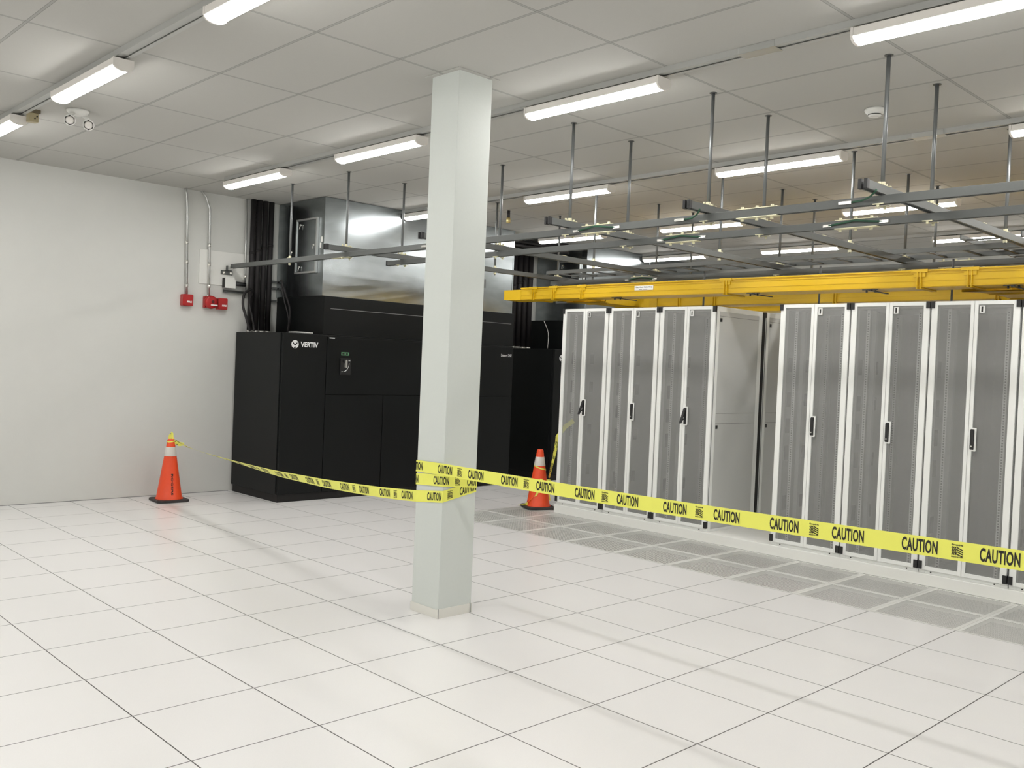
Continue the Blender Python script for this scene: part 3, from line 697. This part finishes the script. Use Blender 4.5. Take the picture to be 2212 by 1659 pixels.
def bridge(label, yc, w_=.30, x0=6.515, x1=7.485):
    t = thing('raceway_bridge', label, 'cable raceway', (x0, yc, YZ0), 'yellow cross pieces between raceways')
    b = MB(); z0 = YZ0-.02; z1 = YZ1-.02
    # flared plan outline
    def out(s_): return [(x0+u*(x1-x0), yc+s_*(w_/2+.16*(abs(2*u-1))**4)) for u in [k/16 for k in range(17)]]
    A = out(1); B = out(-1); n = len(A)
    V = [(x, y, z0) for x, y in A]+[(x, y, z0) for x, y in B]+[(x, y, z0+.006) for x, y in A]+[(x, y, z0+.006) for x, y in B]
    F = []
    for k in range(n-1):
        F += [(k, k+1, n+k+1, n+k), (2*n+k, 3*n+k, 3*n+k+1, 2*n+k+1), (k, 2*n+k, 2*n+k+1, k+1), (n+k, n+k+1, 3*n+k+1, 3*n+k)]
    b.add(V, F); b.build('bridge_floor', 'yellow', t)
    for L_, s_ in ((A, 1), (B, -1)):
        c = MB(); V = []
        for x, y in L_: V += [(x, y, z0), (x, y-s_*.006, z0), (x, y-s_*.006, z1), (x, y, z1)]
        F = []
        for k in range(n-1):
            for q in range(4): F.append((4*k+q, 4*k+(q+1) % 4, 4*k+4+(q+1) % 4, 4*k+4+q))
        c.add(V, F).build('bridge_side', 'yellow', t)
    for xx in (x0+.22, x1-.22):
        MB().box((xx-.02, yc+w_/2+.012, z0-.01), (xx-.008, yc-w_/2-.012, z0-.001)).box((xx+.008, yc+w_/2+.012, z0-.01), (xx+.02, yc-w_/2-.012, z0-.001)).build('coupler', 'yellow', t)
    return t
bridge('yellow cross raceway joining the near and middle raceways at the cone end', -2.36)
bridge('yellow cross raceway joining the near and middle raceways at the right', -6.95)
# dark hanger brackets under the near raceway and rods down to the rack roofs
br0 = None
for k, y in enumerate((-3.11, -4.82, -5.99, -7.15)):
    lab = 'black bracket under the near yellow raceway, %s from the cone end' % ordinal(k)
    t = thing('raceway_bracket', lab, 'bracket', (6.35, y, YZ0-.02), 'black brackets under the yellow raceway')
    MB().box((6.17, y-.012, YZ0-.020), (6.53, y+.012, YZ0-.0125)).box((6.175, y-.07, YZ0-.0125), (6.19, y+.07, YZ0-.0065)).build('bracket_bar', 'blackp', t)
    for xx, yy in ((6.20, y-.04), (6.20, y+.04)):
        MB().tube([(xx, yy, YZ0-.0130), (xx, yy, YZ0-.032)], .009, 8).build('bracket_nut', 'blackp', t)
for k, y in enumerate((-3.95, -5.28, -6.52)):
    t = thing('support_post', 'thin grey post between rack roof and raceway, %s from the cone end' % ordinal(k), 'post', (6.62, y, RT), 'thin posts on the rack roofs')
    MB().tube([(6.62, y, RT+.001), (6.62, y, CZ0-.001)], .010, 8).build('post_rod', 'rod', t); MB().tube([(6.62, y, RT+.001), (6.62, y, RT+.014)], .016, 6).build('base_nut', 'silver', t)
tag(MB().box((6.56, -11.4, 2.508), (6.60, -3.3, 2.522)).build('raceway_shade_strip', 'gasket'), 'dark strip standing for shade under the yellow raceways above the racks', 'rail')  # black strip standing in for the shade along the near raceway's bottom edge

# ================================================================ CEILING FITTINGS
t = thing('smoke_detector', 'white round smoke detector on the ceiling above the racks', 'smoke detector', (4.60, -6.70, H))
MB().lathe([(.068, -.001), (.070, -.012), (.060, -.030), (.045, -.036), (.044, -.050), (.030, -.056), (.001, -.057)], (4.60, -6.70, H), 28).build('detector_body', 'white', t)
MB().lathe([(.0455, -.046), (.0455, -.040)], (4.60, -6.70, H), 28, cap=False).build('sensor_slot', 'ink', t)
t = thing('emergency_light', 'white twin head emergency light on the ceiling at the left', 'emergency light', (.90, -1.80, H))
MB().lathe([(.085, -.001), (.085, -.012), (.07, -.03), (.03, -.045), (.001, -.046)], (.90, -1.80, H), 28).build('base_plate', 'white', t)
for k, (hx, hy) in enumerate(((.825, -1.845), (.985, -1.80))):
    hc = Vector((hx, hy, H-.105)); d = (Vector((-1.7, -9.7, 1.6))-hc); d.z = -1.2; d.normalize()
    arm = MB().tube([(.90+(hx-.90)*.5, -1.80+(hy+1.80)*.5, H-.035), (hx, hy, H-.06), tuple(hc-d*.02)], .014, 10).build('swivel_arm', 'white', t)
    hd = MB().tube([hc-d*.055, hc-d*.05, hc+d*.035, hc+d*.05], [.022, .034, .043, .044], 20).build('lamp_head', 'white', t)
    MB().tube([hc+d*.0502, hc+d*.0515], [.040, .040], 6, smooth=False).build('hex_ring', 'ink', hd)
    MB().tube([hc+d*.0516, hc+d*.056], [.032, .022], 18).build('lens', 'lampbody', hd)
t = thing('ceiling_sensor', 'small tan sensor box at the end of the leftmost lamp', 'sensor', (.655, -1.50, H))
MB().box((.615, -1.53, H-.10), (.690, -1.46, H-.028)).build('sensor_box', 'tan', t, bevel=.004)
MB().box((.605, -1.54, H-.028), (.700, -1.45, H-.001)).build('sensor_cap', mat('dark_tan', (.16, .13, .08), .5), t)
for q in (0, 1): MB().tube([(.66+.016*q, -1.5305, H-.055-.018*(1-q)), (.66+.016*q, -1.5330, H-.055-.018*(1-q))], .006, 8).build('screw', 'ink', t)
# gas nozzle
c = (6.13, -1.37)
t = thing('gas_nozzle', 'short brass gas nozzle on a black stub below the ceiling right of the column', 'nozzle', (*c, H))
MB().tube([(*c, H-.001), (*c, H-.085)], .019, 12).build('stub_pipe', 'ink', t)
MB().tube([(*c, H-.085), (*c, H-.10), (*c, H-.150), (*c, H-.155)], [.020, .027, .027, .022], 14).build('brass_head', 'brass', t)

# ================================================================ CONES
def cone(label, loc, rot, words):
    t = thing('traffic_cone', label, 'traffic cone', loc)
    x, y, z = loc; t.rotation_euler = (0, 0, math.radians(rot))
    def fix(o): return o
    b = MB(); s_ = .178; c_ = .035
    pts = [(x+a_, y+b_) for a_, b_ in ((s_, -s_+c_), (s_, s_-c_), (s_-c_, s_), (-s_+c_, s_), (-s_, s_-c_), (-s_, -s_+c_), (-s_+c_, -s_), (s_-c_, -s_))]
    b.prism(pts, .0005, .030); b.build('rubber_base', 'rubber', t, bevel=.006)
    def R(zz): return .140+(.0365-.140)*(zz-.03)/.67
    prof = [(.150, .030), (.150, .036), (R(.04), .042)]+[(R(zz), zz) for zz in (.2, .35, .508)]
    MB().lathe(prof, loc, 40, cap=False).build('cone_body', 'orange', t)
    MB().lathe([(R(.508)+.002, .508), (R(.508)+.0025, .510), (R(.612)+.0025, .610), (R(.612)+.001, .612)], loc, 40, cap=False).build('reflective_collar', 'collar', t)
    MB().lathe([(R(.612), .612), (R(.69), .690), (R(.70)-.006, .700), (.018, .700), (.018, .66)], loc, 40, cap=False).build('cone_tip', 'orange', t)
    if words:
        b = MB(); v2, f2 = text2d('ROGERS', .0185, .185, .03); a0 = math.radians(words); V = []
        for u, v in v2:   # reads downward
            zz = .270-u; rr = R(zz)+.0012; ang = a0+(v-.009)/rr
            V.append((x+rr*math.cos(ang), y+rr*math.sin(ang), zz))
        b.add(V, f2).build('stencilled_name', 'ink', t)
    return t
c1 = (2.745, .42, 0); c2 = (6.186, -2.033, 0)
# angle (world) of the lettering, seen from the camera a bit right of centre
cone('orange traffic cone by the back wall with tape tied on its tip', c1, -5, None)
cone('orange traffic cone with yellow tape wound on it beside the rack plinth', c2, -28, None)
# stencilled name on the first cone (world angle, cone itself is turned -5 degrees)
tc_ = [o for o in COL.objects if o.name == 'traffic_cone'][0]
b = MB(); v2, f2 = text2d('ROGERS', .023, .235, .035); V = []
va = math.atan2(CAM.y-c1[1], CAM.x-c1[0]); a0 = va+math.radians(14)+math.radians(5)
for u, v in v2:
    zz = .315-u; rr = .140+(.0365-.140)*(zz-.03)/.67+.0012; ang = a0+(v-.010)/rr
    V.append((c1[0]+rr*math.cos(ang), c1[1]+rr*math.sin(ang), zz))
b.add(V, f2).build('stencilled_name', 'ink', tc_)

# ================================================================ CAUTION TAPE
TW = .077; PER = .616
def ribbon(nodes):
    """nodes: (centre, up, side-normal). returns verts/faces and arc lengths"""
    S = [0.]; P_ = [Vector(n_[0]) for n_ in nodes]; U = [Vector(n_[1]).normalized() for n_ in nodes]
    for a_, b_ in zip(P_[:-1], P_[1:]): S.append(S[-1]+(b_-a_).length)
    return P_, U, S
def ribbon_mesh(P_, U, w_=TW, th=.0006):
    b = MB(); V = []; n = len(P_)
    N_ = []
    for i in range(n):
        d = (P_[min(i+1, n-1)]-P_[max(i-1, 0)]).normalized(); N_.append(d.cross(U[i]).normalized())
    for i in range(n):
        V += [P_[i]-U[i]*w_/2-N_[i]*th/2, P_[i]+U[i]*w_/2-N_[i]*th/2, P_[i]+U[i]*w_/2+N_[i]*th/2, P_[i]-U[i]*w_/2+N_[i]*th/2]
    F = [(4*i+q, 4*i+(q+1) % 4, 4*i+4+(q+1) % 4, 4*i+4+q) for i in range(n-1) for q in range(4)]
    F += [(0, 1, 2, 3), (4*n-1, 4*n-2, 4*n-3, 4*n-4)]
    return b.add(V, F), N_
WORD = text2d('CAUTION', .0545, .146, .029, 1.06)
def flag_mark():
    vs, fs = [], []
    def addp(v, f):
        n = len(vs); vs.extend(v); fs.extend([tuple(i+n for i in q) for q in f])
    w_ = .046
    v, f = text2d('Empire', .009, .044, .03); addp([(x+.001, y+.0455) for x, y in v], f)
    v, f = text2d('MADE IN USA', .0055, .044, .03); addp([(x+.001, y) for x, y in v], f)
    # stars canton and waving stripes
    def quad(p): addp(p, [(0, 1, 2, 3)])
    for r_ in range(5):
        for c_ in range(3):
            y = .0095+r_*.0068; x = .001+c_*.0066+(r_ % 2)*.002
            quad([(x, y), (x+.0046, y), (x+.0046, y+.0028), (x, y+.0028)]); quad([(x+.0015, y+.0028), (x+.0058, y+.0028), (x+.0058, y+.0064), (x+.0015, y+.0064)])
    for k in range(4):
        y0 = .039-k*.0085; x0 = .022 if k < 3 else .016
        quad([(x0, y0), (.045, y0-.013+.003), (.045, y0-.0085+.003), (x0, y0+.0045)])
    return vs, fs
MARK = flag_mark()
def lettering(P_, U, N_, S, phase, side=1, s_min=0, s_max=1e9, nm='lettering'):
    """lays CAUTION / flag / CAUTION along the ribbon; phase = arc length where a period starts"""
    bm = bmesh.new(); k0 = int(math.floor((s_min-phase)/PER))-1; k1 = int(math.ceil((min(s_max, S[-1])-phase)/PER))+1
    for k in range(k0, k1):
        for dx, dy, (vs, fs) in ((0, .0115, WORD), (.1985, .0115, MARK), (.307, .0115, WORD)):
            x0 = phase+k*PER+dx; wv = max(v[0] for v in vs)
            if x0 < s_min or x0+wv > min(s_max, S[-1]): continue
            vv = [bm.verts.new((x0+x, y+dy, 0)) for x, y in vs]
            for f_ in fs:
                try: bm.faces.new([vv[i] for i in f_])
                except ValueError: pass
    for s_ in S[1:-1]:
        g = bm.verts[:]+bm.edges[:]+bm.faces[:]
        if any(v.co.x < s_ for v in bm.verts) and any(v.co.x > s_ for v in bm.verts):
            bmesh.ops.bisect_plane(bm, geom=g, plane_co=(s_, 0, 0), plane_no=(1, 0, 0))
    bm.verts.ensure_lookup_table(); bm.verts.index_update()
    V = []
    for v in bm.verts:
        s_ = v.co.x; i = 0
        while i < len(S)-2 and S[i+1] < s_: i += 1
        t_ = (s_-S[i])/(S[i+1]-S[i]); c = P_[i].lerp(P_[i+1], t_); u = U[i].lerp(U[i+1], t_).normalized(); n_ = N_[i].lerp(N_[i+1], t_).normalized()
        V.append(c+u*(v.co.y-TW/2)+n_*side*.0016)
    F = [tuple(v.index for v in f_.verts) for f_ in bm.faces]; bm.free()
    return MB().add(V, F)
# one continuous tape: cone tip -> three turns round the column -> off to the right
Z = Vector((0, 0, 1)); o_ = .0035
ax0, ax1, ay0, ay1 = cx0-o_, cx1+o_, cy0-o_, cy1+o_
S_ = Vector((2.76, .38, .66)); B_ = Vector((ax0, cy1, .777))
nodes = []
zt = [(.985, .690), (.93, .668), (.88, .655), (.80, .648), (.669, .647), (.56, .648), (.451, .653), (.36, .668), (.274, .683), (.20, .702), (.127, .724), (.06, .748), (.0, .775)]
tw = [60, 62, 82, 84, 78, 66, 50, 36, 26, 17, 10, 4, 0]
for (t_, z_), a_ in zip(zt, tw):
    p = Vector((B_.x+(S_.x-B_.x)*t_, B_.y+(S_.y-B_.y)*t_, z_)); d = (B_-S_).normalized(); sd = d.cross(Z).normalized(); a_ = math.radians(a_)
    vv = (CAM-p).normalized(); ve = (vv-d*vv.dot(d)).normalized()
    nodes.append((p, Z*math.cos(a_)+ve*math.sin(a_)))
_s = []
for i in range(len(nodes)-1):          # smooth the hanging part
    q0, q1, q2, q3 = [nodes[max(0, min(len(nodes)-1, i+k))] for k in (-1, 0, 1, 2)]
    for k in range(4):
        u = k/4; f_ = lambda a, b, c, e: .5*((2*b)+(c-a)*u+(2*a-5*b+4*c-e)*u*u+(3*b-a-3*c+e)*u**3)
        _s.append((f_(*[n_[0] for n_ in (q0, q1, q2, q3)]), q1[1].normalized().lerp(q2[1].normalized(), u).normalized()))
nodes = _s+[nodes[-1]]
def turn(z_leftback, z_corner, z_right, z_back, o):
    x0, x1, y0, y1 = cx0-o, cx1+o, cy0-o, cy1+o
    nodes.append((Vector((x0, y0+.002, z_corner)), Z)); nodes.append((Vector((x0+.002, y0, z_corner)), Z))
    if z_right is None: return
    nodes.append((Vector((x1-.002, y0, z_right)), Z)); nodes.append((Vector((x1, y0+.002, z_right)), Z))
    nodes.append((Vector((x1, y1-.002, (z_right+z_back)/2)), Z)); nodes.append((Vector((x1-.002, y1, (z_right+z_back)/2)), Z))
    nodes.append((Vector((x0+.002, y1, z_back)), Z)); nodes.append((Vector((x0, y1-.002, z_back)), Z))
turn(.775, .805, .858, .892, .0035)
turn(.892, .911, .885, .980, .0055)
A_ = Vector((cx0-.0075, cy0-.004, .985))
nodes.append((Vector((cx0-.0075, cy0-.002, .985)), Z))
corner_index = len(nodes)-1
E_ = Vector((2.104, -8.546, 1.028))
st = Vector(nodes[-1][0]); dd = E_-st
for k in range(1, 13):
    u = k/6*1.034; p = st+dd*u; p.z += -.012*math.sin(math.pi*min(u, 1)) if u <= 1 else 0
    nodes.append((p, (Z+Vector((-.02*math.sin(u*3), 0, 0)))))
P_, U, S = ribbon(nodes); mb, N_ = ribbon_mesh(P_, U)
tape = thing('caution_tape', 'long yellow caution tape from the left cone, round the column and off right', 'caution tape', tuple(B_))
mb.build('tape_band', 'tape', tape)
side = 1
# which side faces the camera
mid = P_[corner_index].lerp(P_[corner_index+1], .5); side = 1 if N_[corner_index+1].dot(CAM-mid) > 0 else -1
sc = S[corner_index]
lettering(P_, U, N_, S, sc+.566, side).build('lettering', 'ink', tape)
# knot and loose ends on the cone tip
kn = MB()
def strip(pts, ups, w_):
    Pk = [Vector(p) for p in pts]; Uk = [Vector(u).normalized() for u in ups]; m_, _ = ribbon_mesh(Pk, Uk, w_); kn.add(m_.v, m_.f)
x, y = c1[0], c1[1]; p0 = Vector((x, y, .69)); dirc = (B_-Vector((x, y, .69))).normalized(); sx = Vector((.72, -.69, 0))
strip([p0+sx*-.012+Z*.055, p0+sx*-.004+Z*.078, p0+sx*.010+Z*.070, p0+sx*.012+Z*.03, p0+sx*.03+Z*-.005, p0+sx*.05+Z*-.025], [sx, sx*.4+Z, sx+Z*.3, sx, sx+Z*.5, Z], .030)
strip([p0+sx*-.010+Z*.0, p0+sx*-.016+Z*.03, p0+sx*-.008+Z*.058], [sx, sx, sx], .028)
strip([p0+sx*.02+Z*-.005, p0+sx*.05+Z*-.03, p0+sx*.085+Z*-.035, p0+sx*.12+Z*-.042, p0+sx*.15+Z*-.045], [Z, Z+sx*.2, Z, Z+sx*.3, Z], .034)
strip([p0+sx*.05+Z*-.038, p0+sx*.09+Z*-.058, p0+sx*.13+Z*-.052], [Z+sx*.4, Z, Z], .022)
for k in range(4):
    a0 = k*.5; pts = []; ups = []
    for q in range(13):
        a_ = a0+q*math.pi/6; rr = .042+.003*k; pts.append((x+rr*math.cos(a_), y+rr*math.sin(a_), .672+.006*k+.01*math.sin(a_+k))); ups.append((0, 0, 1))
    if k < 2: strip(pts, ups, .012)
kn.build('knot', 'tape', tape)
kp = MB()
for q in ((-.006, .066), (.024, .006), (.052, -.018), (.072, -.052)):
    c = p0+sx*q[0]+Z*q[1]-Vector((.03, .05, 0)).normalized()*.006; kp.add([c+sx*-.008+Z*-.003, c+sx*.008+Z*-.003, c+sx*.008+Z*.004, c+sx*-.008+Z*.004], [(0, 1, 2, 3)])
kp.build('knot_print', 'ink', tape)

# second tape: cone 2 up to the first rack
x, y = c2[0], c2[1]
def Rc(zz): return .140+(.0365-.140)*(zz-.03)/.67
vd = Vector((CAM.x-x, CAM.y-y, 0)).normalized(); vr = Vector((-vd.y, vd.x, 0))   # towards the camera, and its right-hand side
def oncone(a_, zz, off=.003):
    rr = Rc(zz)+off; return Vector((x, y, zz))+vd*rr*math.cos(a_)+vr*rr*math.sin(a_)
def at(px_, py_, plane_x):
    """point on the plane X = const seen at a photo pixel (used only to read a position)"""
    d = _rt*((px_-1106)/FPX)+_up*(-(py_-829.5)/FPX)+_f; t_ = (plane_x-CAM.x)/d.x; return CAM+d*t_
t2 = thing('caution_tape', 'short yellow caution tape rising from the right cone to the rack edge', 'caution tape', (x, y, .3))
nodes2 = []
pts2 = [at(1186, 1032, 6.30), at(1191, 1010, 6.27), at(1197, 985, 6.25), at(1203, 956, 6.20), at(1204, 944, XF+.0214), at(1222, 921, XF+.0214), at(1239, 909, XF+.0214)]
dirs2 = (pts2[-1]-pts2[0]).normalized()
base_up = dirs2.cross((CAM-pts2[0]).normalized()).normalized()
tw2 = [70, 62, 55, 40, 20, 0, 0]
for k, (p, a_) in enumerate(zip(pts2, tw2)):
    if k > 3:
        nodes2.append((p, Vector((0, 1, .9)) if k > 4 else Vector((0, 1, .35)))); continue
    vv = (CAM-p).normalized(); a_ = math.radians(a_); nodes2.append((p, base_up*math.cos(a_)+vv*math.sin(a_)))
P2, U2, S2 = ribbon(nodes2); mb2, N2 = ribbon_mesh(P2, U2, .058); mb2.build('tape_band', 'tape', t2)
lettering(P2, U2, N2, S2, .06, 1 if N2[2].dot(CAM-P2[2]) > 0 else -1).build('lettering', 'ink', t2)
# turns on the cone
wr = MB()
def strip2(mb_, pts, ups, w_):
    m_, _ = ribbon_mesh([Vector(p) for p in pts], [Vector(u).normalized() for u in ups], w_); mb_.add(m_.v, m_.f)
strip2(wr, [oncone(a_, .505-.055*(k/8)**1.6+.004*math.sin(k)) for k, a_ in enumerate([-1.75+3.5*q/8 for q in range(9)])], [Z]*9, .016)
strip2(wr, [oncone(.30-.06*k, .36-.035*k) for k in range(4)]+[oncone(.05-.10*k, .24-.028*k) for k in range(4)]+[oncone(-.5-.16*k, .135-.02*k, .006) for k in range(4)], [vr]*4+[vr+Z*.3]*4+[vr+Z*.9]*4, .030)
strip2(wr, [oncone(1.25, .35-.05*k, .008+.002*k) for k in range(6)], [vr+vd]*6, .022)
strip2(wr, [oncone(-1.0, .055, .012), oncone(-1.1, .045, .04), oncone(-1.15, .038, .08), oncone(-1.2, .036, .11)], [Z, vd+Z, vd, vd], .040)
strip2(wr, [oncone(.95, .34, .02), oncone(1.05, .345, .045), oncone(1.2, .335, .06)], [Z, Z, Z], .022)
wr.build('wound_tape', 'tape', t2)
